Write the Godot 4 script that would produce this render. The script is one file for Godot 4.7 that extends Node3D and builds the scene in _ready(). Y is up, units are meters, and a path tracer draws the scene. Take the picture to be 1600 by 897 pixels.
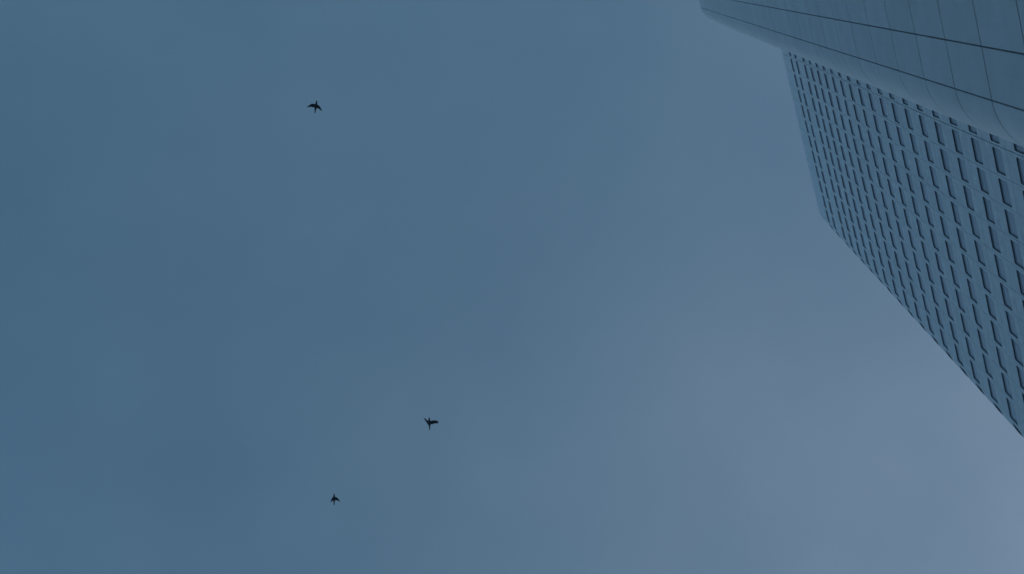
extends Node3D
# A tower seen from its foot on a dim blue overcast evening: a slab with rows of recessed windows,
# a blank wing with a rounded corner in front of it, and three birds.
# x runs along the facade, y is up, z runs towards the building; the camera stands at x = 0, z = 0.

const EYE := 1.6
# the slab
const SLAB_Z := 16.9          # plane of the window facade
const SLAB_END := 31.68       # where the facade starts to turn round its far corner
const SLAB_R := 2.8
const SLAB_TURN := SLAB_R * PI / 2
const SLAB_X0 := -14.0
const SLAB_BACK := 42.0
const SLAB_ROOF := 133.15 + EYE
const COL := 1.675
const FLOOR := 3.6
const WIN_U := 13.74          # left edge of the windows of column 1
const WIN_W := 1.36
const WIN_H := 1.42
const WIN_TOP := 127.63 + EYE # head of the uppermost windows
const TALL := 1.39            # the storey between the second and third rows is taller
# the wing
const WING_Z := 9.73
const WING_END := 6.43
const WING_R := 2.2
const WING_TURN := WING_R * PI / 2
const WING_X0 := -14.0
const WING_ROOF := 135.0 + EYE
const WING_COL := 1.57

var mats := {}
var taken := {}

# ------------------------------------------------------------------ helpers
func lin(r: float, g: float, b: float) -> Color:
	return Color(r, g, b).linear_to_srgb()

func numbered(called: String) -> String:
	var n: int = taken.get(called, 0)
	taken[called] = n + 1
	return called if n == 0 else "%s_%03d" % [called, n]

func tag(o: Node, label: String, category: String, group := "") -> void:
	o.set_meta("label", label)
	o.set_meta("category", category)
	if group != "":
		o.set_meta("group", group)

func part(called: String, mesh: Mesh, m: Material, parent: Node, at := Vector3.ZERO) -> MeshInstance3D:
	var o := MeshInstance3D.new()
	o.name = called
	o.mesh = mesh
	o.material_override = m
	o.position = at
	o.cast_shadow = GeometryInstance3D.SHADOW_CASTING_SETTING_ON
	parent.add_child(o, true)
	return o

func begin() -> SurfaceTool:
	var st := SurfaceTool.new()
	st.begin(Mesh.PRIMITIVE_TRIANGLES)
	return st

func tri(st: SurfaceTool, a: Vector3, b: Vector3, c: Vector3, n: Vector3) -> void:
	# wound so that the front (clockwise) faces along n
	if (b - a).cross(c - a).dot(n) > 0.0:
		var t := b
		b = c
		c = t
	for p in [a, b, c]:
		st.set_normal(n)
		st.add_vertex(p)

func quad(st: SurfaceTool, a: Vector3, b: Vector3, c: Vector3, d: Vector3, n: Vector3) -> void:
	tri(st, a, b, c, n)
	tri(st, a, c, d, n)

# a point of a wall that runs along x, turns a rounded corner and goes back along z:
# u metres along it, v up, w outwards
func on_wall(k: Dictionary, u: float, v: float, w: float) -> Vector3:
	var turn: float = k.r * PI / 2
	if u <= k.xe:
		return Vector3(u, v, k.z - w)
	var a: float = (u - k.xe) / k.r
	if a <= PI / 2:
		return Vector3(k.xe + sin(a) * (k.r + w), v, k.z + k.r - cos(a) * (k.r + w))
	return Vector3(k.xe + k.r + w, v, k.z + k.r + (u - k.xe - turn))

func wall_normal(k: Dictionary, u: float) -> Vector3:
	var a: float = clampf((u - k.xe) / k.r, 0.0, PI / 2)
	return Vector3(sin(a), 0, -cos(a))

# parameter stops between two u values, dense enough for the curve
func stops(k: Dictionary, u0: float, u1: float) -> PackedFloat64Array:
	var s := PackedFloat64Array()
	var curved: bool = u1 > k.xe + 0.001 and u0 < k.xe + k.r * PI / 2 - 0.001
	var n := 1
	if curved:
		n = maxi(2, int(ceil((u1 - u0) / (k.r * 0.08))))
	for i in n + 1:
		s.append(lerpf(u0, u1, float(i) / n))
	return s

func sheet(st: SurfaceTool, k: Dictionary, u0: float, u1: float, v0: float, v1: float, w: float) -> void:
	var s := stops(k, u0, u1)
	for i in s.size() - 1:
		var ps := [on_wall(k, s[i], v0, w), on_wall(k, s[i + 1], v0, w), on_wall(k, s[i + 1], v1, w), on_wall(k, s[i], v1, w)]
		var ns := [wall_normal(k, s[i]), wall_normal(k, s[i + 1]), wall_normal(k, s[i + 1]), wall_normal(k, s[i])]
		var mid: Vector3 = (ns[0] + ns[1]) * 0.5
		for t in [[0, 1, 2], [0, 2, 3]]:
			var o: Array = t.duplicate()
			if (ps[o[1]] - ps[o[0]]).cross(ps[o[2]] - ps[o[0]]).dot(mid) > 0.0:
				o = [t[0], t[2], t[1]]
			for q in o:
				st.set_normal(ns[q])
				st.add_vertex(ps[q])

# strip between two depths along a run of (u, v) points; inner says where the open side lies
func lip(st: SurfaceTool, k: Dictionary, run: PackedVector2Array, w0: float, w1: float, toward: Vector2) -> void:
	for i in run.size() - 1:
		var a := run[i]
		var b := run[i + 1]
		if a.distance_to(b) < 0.0001:
			continue
		var pa := on_wall(k, a.x, a.y, w0)
		var pb := on_wall(k, b.x, b.y, w0)
		var pc := on_wall(k, b.x, b.y, w1)
		var pd := on_wall(k, a.x, a.y, w1)
		var n := (pb - pa).cross(pd - pa).normalized()
		var mid := (a + b) * 0.5
		var m2 := mid + (toward - mid) * 0.1
		var dirv := on_wall(k, m2.x, m2.y, w0) - on_wall(k, mid.x, mid.y, w0)
		if n.dot(dirv) < 0.0:
			n = -n
		quad(st, pa, pb, pc, pd, n)

func box_run(k: Dictionary, u0: float, u1: float, v0: float, v1: float) -> PackedVector2Array:
	var run := PackedVector2Array()
	for u in stops(k, u0, u1):
		run.append(Vector2(u, v0))
	var back := stops(k, u0, u1)
	back.reverse()
	for u in back:
		run.append(Vector2(u, v1))
	run.append(Vector2(u0, v0))
	return run

# a plain cladding panel with its returned edges
func plain_panel(st: SurfaceTool, k: Dictionary, u0: float, u1: float, v0: float, v1: float, w: float, depth: float) -> void:
	var e := 0.012   # chamfer
	sheet(st, k, u0 + e, u1 - e, v0 + e, v1 - e, w)
	var so := stops(k, u0, u1)
	var si := stops(k, u0 + e, u1 - e)
	for i in so.size() - 1:
		for s in [[v0, v0 + e, -1.0], [v1, v1 - e, 1.0]]:
			var n: Vector3 = (wall_normal(k, (so[i] + so[i + 1]) * 0.5) + Vector3(0, s[2], 0)).normalized()
			quad(st, on_wall(k, so[i], s[0], w - e), on_wall(k, so[i + 1], s[0], w - e), on_wall(k, si[i + 1], s[1], w), on_wall(k, si[i], s[1], w), n)
	for s in [[u0, u0 + e], [u1, u1 - e]]:
		var along: Vector3 = (on_wall(k, s[0], 0, 0) - on_wall(k, s[1], 0, 0)).normalized()
		var n: Vector3 = (wall_normal(k, s[0]) + along).normalized()
		quad(st, on_wall(k, s[0], v0, w - e), on_wall(k, s[0], v1, w - e), on_wall(k, s[1], v1 - e, w), on_wall(k, s[1], v0 + e, w), n)
	var mid := Vector2((u0 + u1) * 0.5, (v0 + v1) * 0.5)
	var run := box_run(k, u0, u1, v0, v1)
	for i in run.size() - 1:
		var piece := PackedVector2Array([run[i], run[i + 1]])
		lip(st, k, piece, w - e, w - depth, (run[i] + run[i + 1]) - mid)

func round_rect(k: Dictionary, u0: float, u1: float, v0: float, v1: float, r: float) -> PackedVector2Array:
	var run := PackedVector2Array()
	for c in [[u1 - r, v1 - r, 0.0], [u0 + r, v1 - r, PI / 2], [u0 + r, v0 + r, PI], [u1 - r, v0 + r, 3 * PI / 2]]:
		for i in 5:
			var a: float = c[2] + i * PI / 8
			run.append(Vector2(c[0] + cos(a) * r, c[1] + sin(a) * r))
		if c[2] == 0.0:
			var s := stops(k, u0 + r, u1 - r)
			for i in range(s.size() - 2, 0, -1):
				run.append(Vector2(s[i], v1))
		if c[2] == PI:
			var s := stops(k, u0 + r, u1 - r)
			for i in range(1, s.size() - 1):
				run.append(Vector2(s[i], v0))
	run.append(run[0])
	return run

# a storey-high cladding panel with a round-cornered opening, its reveal included
func window_panel(st: SurfaceTool, k: Dictionary, u0: float, u1: float, v0: float, v1: float, a: Rect2, depth: float, r: float) -> void:
	var ua := a.position.x
	var ub := a.end.x
	var va := a.position.y
	var vb := a.end.y
	sheet(st, k, u0, ua, v0, v1, 0.0)
	sheet(st, k, ub, u1, v0, v1, 0.0)
	sheet(st, k, ua, ub, v0, va, 0.0)
	sheet(st, k, ua, ub, vb, v1, 0.0)
	for c in [[ub, vb, -1, -1, 0.0], [ua, vb, 1, -1, PI / 2], [ua, va, 1, 1, PI], [ub, va, -1, 1, 3 * PI / 2]]:
		var centre := Vector2(c[0] + c[2] * r, c[1] + c[3] * r)
		for i in 4:
			var p := centre + Vector2.from_angle(c[4] + i * PI / 8) * r
			var q := centre + Vector2.from_angle(c[4] + (i + 1) * PI / 8) * r
			tri(st, on_wall(k, c[0], c[1], 0), on_wall(k, p.x, p.y, 0), on_wall(k, q.x, q.y, 0), wall_normal(k, c[0]))
	var mid := Vector2((ua + ub) * 0.5, (va + vb) * 0.5)
	lip(st, k, round_rect(k, ua, ub, va, vb, r), 0.0, -depth, mid)
	var run := box_run(k, u0, u1, v0, v1)
	var whole := Vector2((u0 + u1) * 0.5, (v0 + v1) * 0.5)
	for i in run.size() - 1:
		lip(st, k, PackedVector2Array([run[i], run[i + 1]]), 0.0, -0.11, (run[i] + run[i + 1]) - whole)

# the metal frame round a pane, set back in the reveal
func window_frame(st: SurfaceTool, k: Dictionary, a: Rect2, w: float, wide: float) -> void:
	var o := a.grow(-0.004)
	var i := a.grow(-wide)
	lip(st, k, round_rect(k, o.position.x, o.end.x, o.position.y, o.end.y, 0.097), -0.004, w, a.get_center())
	sheet(st, k, o.position.x, i.position.x, o.position.y, o.end.y, w)
	sheet(st, k, i.end.x, o.end.x, o.position.y, o.end.y, w)
	sheet(st, k, i.position.x, i.end.x, o.position.y, i.position.y, w)
	sheet(st, k, i.position.x, i.end.x, i.end.y, o.end.y, w)
	lip(st, k, box_run(k, i.position.x, i.end.x, i.position.y, i.end.y), w, w - 0.02, i.get_center())

# a closed storey-less block behind the cladding: the rounded outline carried up and roofed
func block(k: Dictionary, x0: float, back: float, inset: float, v0: float, v1: float) -> ArrayMesh:
	var st := begin()
	var run := PackedVector3Array()
	run.append(Vector3(x0, 0, back))
	run.append(Vector3(x0, 0, k.z + inset))
	for u in stops(k, k.xe, k.xe + k.r * PI / 2):
		run.append(on_wall(k, u, 0, -inset))
	run.append(Vector3(k.xe + k.r - inset, 0, back))
	var centre := Vector3((x0 + k.xe) * 0.5, 0, (k.z + back) * 0.5)
	for i in run.size():
		var a := run[i]
		var b := run[(i + 1) % run.size()]
		var n := Vector3(b.z - a.z, 0, a.x - b.x).normalized()
		if n.dot((a + b) * 0.5 - centre) < 0.0:
			n = -n
		quad(st, a + Vector3(0, v0, 0), b + Vector3(0, v0, 0), b + Vector3(0, v1, 0), a + Vector3(0, v1, 0), n)
		tri(st, a + Vector3(0, v1, 0), b + Vector3(0, v1, 0), centre + Vector3(0, v1, 0), Vector3.UP)
	return st.commit()

# ------------------------------------------------------------------ materials
func weather(seed_: int, low: float, high: float, streak: float) -> ImageTexture:
	# fine grain, cloudy patches and run-down streaks, as a factor on the colour
	var n := 512
	var img := Image.create(n, n, false, Image.FORMAT_RGB8)
	var grain := FastNoiseLite.new()
	grain.seed = seed_
	grain.frequency = 0.11
	var cloud := FastNoiseLite.new()
	cloud.seed = seed_ + 1
	cloud.frequency = 0.009
	cloud.fractal_octaves = 4
	var run := FastNoiseLite.new()
	run.seed = seed_ + 2
	run.frequency = 0.05
	for y in n:
		for x in n:
			# tile by blending with the copy one period away
			var fx := float(x) / n
			var c := lerpf(cloud.get_noise_2d(x, y), cloud.get_noise_2d(x - n, y), fx)
			var s := lerpf(run.get_noise_2d(x, y * 0.06), run.get_noise_2d(x - n, y * 0.06), fx)
			var g := grain.get_noise_2d(x, y)
			var t := clampf(0.5 + c * 0.8 + s * streak + g * 0.18, 0.0, 1.0)
			var b := lerpf(low, high, t)
			img.set_pixel(x, y, Color(b, b, b))
	img.generate_mipmaps()
	return ImageTexture.create_from_image(img)

func cladding(base: Color, tex: Texture2D, rough: float, scale: float) -> StandardMaterial3D:
	var m := StandardMaterial3D.new()
	m.albedo_color = base
	m.albedo_texture = tex
	m.uv1_triplanar = true
	m.uv1_world_triplanar = true
	m.uv1_scale = Vector3.ONE * scale
	m.roughness = rough
	m.metallic_specular = 0.5
	return m

func make_materials() -> void:
	var wall_tex := weather(11, 0.90, 1.0, 0.55)
	var wing_tex := weather(31, 0.93, 1.0, 0.2)
	mats.wall = []
	for f in [0.77, 0.755, 0.785]:
		mats.wall.append(cladding(lin(f, f * 1.01, f * 0.99), wall_tex, 0.55, 0.22))
	mats.wing = []
	for f in [0.64, 0.625, 0.655]:
		mats.wing.append(cladding(lin(f, f * 1.01, f * 0.98), wing_tex, 0.42, 0.13))
	var frame := StandardMaterial3D.new()
	frame.albedo_color = lin(0.12, 0.13, 0.15)
	frame.roughness = 0.45
	mats.frame = frame
	# coated panes with pale blinds drawn behind them, not all alike
	mats.pane = []
	for f in [1.0, 0.9, 1.08, 0.97]:
		var pane := StandardMaterial3D.new()
		pane.albedo_color = Color(lin(0.42 * f, 0.46 * f, 0.50 * f), 0.9)
		pane.transparency = BaseMaterial3D.TRANSPARENCY_ALPHA
		pane.roughness = 0.06
		pane.metallic_specular = 0.5
		mats.pane.append(pane)
	var core := StandardMaterial3D.new()
	core.albedo_color = lin(0.05, 0.052, 0.058)
	core.roughness = 0.9
	mats.core = core
	var bird := StandardMaterial3D.new()
	bird.albedo_color = lin(0.022, 0.026, 0.034)
	bird.roughness = 0.8
	mats.bird = bird
	var paving := cladding(lin(0.22, 0.215, 0.21), weather(51, 0.75, 1.0, 0.0), 0.85, 0.07)
	mats.paving = paving

# ------------------------------------------------------------------ sky
func sky_image() -> Image:
	# dim blue overcast, a little paler and greyer towards the side where the sun went down
	var h := 512
	var w := 1024
	var img := Image.create(w, h, false, Image.FORMAT_RGBF)
	var veil := FastNoiseLite.new()
	veil.seed = 438
	veil.noise_type = FastNoiseLite.TYPE_SIMPLEX_SMOOTH
	veil.frequency = 0.9
	veil.fractal_octaves = 4
	veil.fractal_gain = 0.45
	var fine := FastNoiseLite.new()
	fine.seed = 77
	fine.noise_type = FastNoiseLite.TYPE_SIMPLEX_SMOOTH
	fine.frequency = 4.0
	fine.fractal_octaves = 5
	fine.fractal_gain = 0.6
	for j in h:
		var polar := (j + 0.5) / h * PI
		for i in w:
			var around := (i + 0.5) / w * TAU
			var d := Vector3(sin(around) * sin(polar), cos(polar), -cos(around) * sin(polar))
			var up := maxf(d.y, 0.0)
			# flat cloud deck: noise in the plane of the deck, calmer far out
			var deck := Vector2(d.x, d.z) / (up + 0.25)
			var c := veil.get_noise_3d(deck.x * 1.6, deck.y * 1.6, 3.0) * 0.3
			c += fine.get_noise_3d(deck.x, deck.y, 1.0) * 0.14
			var tint := fine.get_noise_3d(deck.x * 1.4, deck.y * 1.4, 9.0) * 0.025
			var x := 0.7 * tanh(d.x / 0.7)
			var z := 0.7 * tanh(d.z / 0.7)
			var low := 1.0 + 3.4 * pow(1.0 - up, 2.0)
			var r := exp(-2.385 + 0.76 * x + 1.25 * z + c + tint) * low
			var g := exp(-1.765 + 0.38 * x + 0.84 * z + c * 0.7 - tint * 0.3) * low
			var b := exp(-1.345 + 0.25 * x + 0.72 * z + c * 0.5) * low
			img.set_pixel(i, j, Color(r, g, b))
	return img

# ------------------------------------------------------------------ bird
# One continuous mesh: a spindle body with head, bill and tail, and two wings whose roots run into the shoulders.
# Local axes: +y along the body towards the head, x to the bird's right wing, z up (its back).
# Each wing is a list of stations [out, forward, lift, chord, sweep of the trailing edge].
func bird_mesh(length: float, left: Array, right: Array) -> ArrayMesh:
	var st := begin()
	st.set_smooth_group(0)
	var rings := [[-0.50, 0.004, 0.020, 0.0], [-0.47, 0.006, 0.034, 0.0], [-0.38, 0.012, 0.042, 0.0], [-0.26, 0.040, 0.058, 0.0], [-0.12, 0.085, 0.092, 0.0], [0.02, 0.112, 0.116, 0.0], [0.13, 0.108, 0.112, 0.004], [0.22, 0.082, 0.084, 0.012], [0.28, 0.066, 0.064, 0.02], [0.34, 0.066, 0.064, 0.024], [0.39, 0.054, 0.052, 0.022], [0.43, 0.026, 0.024, 0.012], [0.46, 0.010, 0.010, 0.004], [0.49, 0.001, 0.001, 0.0]]
	var n := 14
	var prev := []
	for ri in rings.size():
		var q: Array = rings[ri]
		var row := []
		for i in n:
			var a := TAU * i / n
			# the tail end is a shallow fork
			var fork := 0.0
			if ri < 2:
				fork = -0.02 * absf(cos(a)) + 0.01
			row.append(Vector3(cos(a) * q[2] * 0.9, q[0] + fork, sin(a) * q[1] + q[3]) * length)
		if ri > 0:
			for i in n:
				var k := (i + 1) % n
				var out: Vector3 = (row[i] + row[k]) * Vector3(1, 0, 1) + Vector3(0, 0.0001, 0)
				quad_free(st, prev[i], prev[k], row[k], row[i], out)
		else:
			for i in n:
				quad_free(st, row[i], row[(i + 1) % n], Vector3(0, q[0], 0) * length, Vector3(0, q[0], 0) * length, Vector3(0, -1, 0))
		prev = row
	for side in [[-1.0, left], [1.0, right]]:
		var before := []
		var list: Array = side[1]
		for si in list.size():
			var s: Array = list[si]
			var row := []
			var thick: float = 0.022 * (1.0 - float(si) / list.size()) + 0.004
			var lead := Vector3(side[0] * s[0], s[1], s[2])
			for c in [[0.0, 0.0], [0.12, 1.0], [0.4, 0.9], [1.0, 0.1], [0.4, -0.35], [0.12, -0.7]]:
				row.append((lead + Vector3(side[0] * s[4] * c[0], -s[3] * c[0], thick * c[1])) * length)
			if si > 0:
				var hub := Vector3.ZERO
				for p in row: hub += p
				for p in before: hub += p
				hub /= 12.0
				for i in 6:
					var k := (i + 1) % 6
					var m: Vector3 = (row[i] + row[k] + before[i] + before[k]) / 4.0
					quad_free(st, before[i], before[k], row[k], row[i], m - hub)
			if si == list.size() - 1:
				for i in range(1, 5):
					quad_free(st, row[0], row[i], row[i + 1], row[i + 1], Vector3(side[0], 0, 0))
			before = row
	st.generate_normals()
	return st.commit()

func quad_free(st: SurfaceTool, a: Vector3, b: Vector3, c: Vector3, d: Vector3, out: Vector3) -> void:
	for t in [[a, b, c], [a, c, d]]:
		var nn: Vector3 = (t[1] - t[0]).cross(t[2] - t[0])
		if nn.length() < 1e-12:
			continue
		if nn.dot(out) > 0.0:
			t = [t[0], t[2], t[1]]
		for p in t:
			st.add_vertex(p)

# ------------------------------------------------------------------ build
func _ready() -> void:
	# camera: at head height, looking steeply up, the lens turned on its axis
	var cam := Camera3D.new()
	cam.name = "camera"
	cam.fov = rad_to_deg(2.0 * atan(448.5 / 1836.0))
	cam.near = 0.1
	cam.far = 3000.0
	add_child(cam)
	cam.transform = Transform3D(Basis(Vector3(0.28085297, 0.07267123, 0.95699556), Vector3(-0.93277491, 0.25541606, 0.25434936), Vector3(-0.22594815, -0.96409622, 0.13952026)).orthonormalized(), Vector3(0, EYE, 0))
	cam.current = true

	var env := Environment.new()
	var sky := Sky.new()
	var pano := PanoramaSkyMaterial.new()
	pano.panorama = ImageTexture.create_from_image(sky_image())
	sky.sky_material = pano
	env.background_mode = Environment.BG_SKY
	env.sky = sky
	env.background_energy_multiplier = 1.0
	env.tonemap_mode = Environment.TONE_MAPPER_LINEAR
	env.tonemap_exposure = 1.0
	env.fog_enabled = true
	env.fog_density = 0.0012
	env.fog_light_color = Color(0.80, 0.90, 1.0)
	env.sdfgi_enabled = true
	env.ssao_enabled = true
	env.ssil_enabled = true
	var world := WorldEnvironment.new()
	world.name = "world_environment"
	world.environment = env
	add_child(world)

	# what is left of the sun behind the cloud, low beyond the far end of the tower
	var sun := DirectionalLight3D.new()
	sun.name = "sun"
	sun.light_energy = 0.26
	sun.light_color = Color(0.74, 0.90, 1.0)
	sun.light_angular_distance = 30.0
	sun.shadow_enabled = true
	add_child(sun)
	sun.look_at_from_position(Vector3(0.85, 0.45, 0.25) * 100.0, Vector3.ZERO)

	make_materials()

	# ground
	var gst := begin()
	quad(gst, Vector3(-600, 0, -600), Vector3(600, 0, -600), Vector3(600, 0, 600), Vector3(-600, 0, 600), Vector3.UP)
	var ground := part("ground", gst.commit(), mats.paving, self)
	ground.set_meta("kind", "structure")

	build_tower()
	build_birds()

func window_top(j: int) -> float:
	return WIN_TOP - FLOOR * j - (TALL if j >= 2 else 0.0)

func build_tower() -> void:
	var tower := Node3D.new()
	tower.name = "office_tower"
	add_child(tower)
	tag(tower, "tall pale tower with rows of recessed windows and a blank round-cornered wing", "tower")
	var rng := RandomNumberGenerator.new()
	rng.seed = 7
	var k := {"z": SLAB_Z, "xe": SLAB_END, "r": SLAB_R}
	part("slab_core", block(k, SLAB_X0, SLAB_BACK, 0.45, 0.0, SLAB_ROOF - 0.4), mats.core, tower)

	var rest := begin()
	var rest_frames := begin()
	var rest_panes := begin()
	var last := 34
	for c in range(-14, 25):
		var u0 := WIN_U + COL * (c - 1) - 0.18
		var u1 := u0 + COL
		var ga := 0.013
		var gb := 0.013
		if c == 1:
			ga = 0.025
		if c == 0:
			gb = 0.025
		var open := Rect2(u0 + 0.18, -WIN_H, WIN_W, WIN_H)
		# meshes of this column, with v = 0 at the window head
		var shapes := {}
		for tall in [false, true]:
			var st := begin()
			window_panel(st, k, u0 + ga, u1 - gb, -2.28 - (TALL if tall else 0.0) + 0.015, 1.32 - 0.015, open, 0.066, 0.10)
			shapes[tall] = st.commit()
		var fst := begin()
		window_frame(fst, k, open, -0.066, 0.012)
		var frame_mesh := fst.commit()
		var pst := begin()
		sheet(pst, k, open.position.x + 0.008, open.end.x - 0.008, -WIN_H + 0.008, -0.008, -0.08)
		var pane_mesh := pst.commit()
		for j in last + 1:
			var at := Vector3(0, window_top(j), 0)
			var mesh: ArrayMesh = shapes[j == 1]
			if c >= 0 and c <= 12 and j <= 19:
				var p := part("facade_panel", mesh, mats.wall[rng.randi() % 3], tower, at)
				part("window_frame", frame_mesh, mats.frame, p)
				part("window_pane", pane_mesh, mats.pane[rng.randi() % 4], p)
			else:
				rest.append_from(mesh, 0, Transform3D(Basis(), at))
				rest_frames.append_from(frame_mesh, 0, Transform3D(Basis(), at))
				rest_panes.append_from(pane_mesh, 0, Transform3D(Basis(), at))
		# parapet over the column
		var top := begin()
		plain_panel(top, k, u0 + ga, u1 - gb, WIN_TOP + 1.32 + 0.015, SLAB_ROOF, 0.0, 0.5)
		if c >= 0 and c <= 12:
			part("parapet_panel", top.commit(), mats.wall[rng.randi() % 3], tower)
		else:
			rest.append_from(top.commit(), 0, Transform3D())
	for r in [["facade_remainder", rest, mats.wall[0]], ["frame_remainder", rest_frames, mats.frame], ["pane_remainder", rest_panes, mats.pane[0]]]:
		part(r[0], r[1].commit(), r[2], tower).set_meta("kind", "stuff")

	# the wing
	var q := {"z": WING_Z, "xe": WING_END, "r": WING_R}
	var wing := part("end_wing", block(q, WING_X0, SLAB_Z + 3.0, 0.14, 0.0, WING_ROOF - 0.4), mats.core, tower)
	var edges := [-1]
	edges.clear()
	for c in range(0, 13):
		edges.append([WING_END - WING_COL * (c + 1), WING_END - WING_COL * c, c])
	edges.append([WING_END, WING_END + WING_TURN, -1])
	var side0 := WING_END + WING_TURN
	for c in 3:
		edges.append([side0 + c * 1.63, side0 + (c + 1) * 1.63, 20])
	var wing_rest := begin()
	var joints := []
	joints.append(WING_ROOF)
	var v := 34.5 + EYE + FLOOR * 27
	while v > 0.3:
		joints.append(v)
		v -= FLOOR
	joints.append(0.02)
	for e in edges:
		for j in joints.size() - 1:
			var st := begin()
			plain_panel(st, q, e[0] + 0.024, e[1] - 0.024, joints[j + 1] + 0.032, joints[j] - (0.032 if j > 0 else 0.0), 0.0, 0.10)
			if e[2] < 2 and joints[j] > 20.0:
				part("wall_panel", st.commit(), mats.wing[rng.randi() % 3], wing)
			else:
				wing_rest.append_from(st.commit(), 0, Transform3D())
	part("wall_panel_remainder", wing_rest.commit(), mats.wing[0], wing).set_meta("kind", "stuff")

func place_bird(mesh: ArrayMesh, px: Vector2, dist: float, roll: float, pitch: float, label: String) -> void:
	# where it flies: along the line of sight through a point of the photograph, dist metres off
	var cam := get_node("camera") as Camera3D
	var b := cam.global_transform.basis
	var d := (b.x * (px.x - 800.0) / 1836.0 - b.y * (px.y - 448.5) / 1836.0 - b.z).normalized()
	var o := MeshInstance3D.new()
	o.name = numbered("bird")
	o.mesh = mesh
	o.material_override = mats.bird
	add_child(o)
	# belly down, body along a level-ish heading
	var head := (b.y * cos(roll) + b.x * sin(roll)).normalized()
	var back := (d - head * d.dot(head)).normalized()
	var across := head.cross(back).normalized()
	o.global_transform = Transform3D(Basis(across, head, back).rotated(across, pitch), cam.global_position + d * dist)
	tag(o, label, "bird", "birds flying in the dusk sky")

func build_birds() -> void:
	# stations: [out, forward, lift, chord, outward drift of the trailing edge]
	var open_wing := [[0.05, 0.16, 0.02, 0.27, 0.0], [0.18, 0.19, 0.05, 0.27, 0.0], [0.34, 0.16, 0.07, 0.24, 0.02], [0.46, 0.06, 0.07, 0.19, 0.05], [0.57, -0.07, 0.05, 0.10, 0.05], [0.64, -0.16, 0.04, 0.015, 0.02]]
	var swept := [[0.05, 0.15, 0.02, 0.27, 0.0], [0.16, 0.16, 0.05, 0.26, 0.0], [0.29, 0.07, 0.07, 0.22, 0.02], [0.39, -0.05, 0.08, 0.17, 0.04], [0.46, -0.17, 0.07, 0.09, 0.03], [0.50, -0.25, 0.06, 0.015, 0.01]]
	var raised := [[0.05, 0.16, 0.02, 0.34, 0.0], [0.16, 0.24, 0.06, 0.32, -0.03], [0.26, 0.33, 0.10, 0.26, -0.04], [0.34, 0.40, 0.13, 0.19, -0.03], [0.39, 0.43, 0.15, 0.09, -0.02], [0.42, 0.44, 0.16, 0.015, 0.0]]
	var broad := [[0.05, 0.15, 0.02, 0.27, 0.0], [0.18, 0.19, 0.03, 0.26, 0.0], [0.24, 0.20, 0.03, 0.30, 0.0], [0.36, 0.20, 0.04, 0.22, 0.02], [0.42, 0.20, 0.04, 0.28, 0.02], [0.52, 0.18, 0.05, 0.19, 0.03], [0.57, 0.16, 0.05, 0.24, 0.03], [0.64, 0.12, 0.05, 0.13, 0.02], [0.69, 0.08, 0.05, 0.03, 0.0]]
	var folded := [[0.05, 0.15, 0.02, 0.28, 0.0], [0.11, 0.17, 0.05, 0.30, 0.0], [0.17, 0.10, 0.08, 0.28, 0.0], [0.22, -0.02, 0.10, 0.22, 0.01], [0.26, -0.15, 0.10, 0.12, 0.01], [0.29, -0.24, 0.10, 0.015, 0.0]]
	# seen from below, a bird's right wing is on the left of the picture
	place_bird(bird_mesh(0.40, swept, open_wing), Vector2(493.5, 166.5), 36.0, 0.16, 0.0, "small dark bird with spread wings, highest of the three in the sky")
	place_bird(bird_mesh(0.40, broad, raised), Vector2(671.0, 661.5), 36.0, -0.05, 0.0, "small dark bird with broad wings, nearest the tower of the three")
	place_bird(bird_mesh(0.40, swept, folded), Vector2(522.0, 780.0), 40.0, 0.0, 0.0, "smallest dark bird with swept-back wings, lowest of the three")
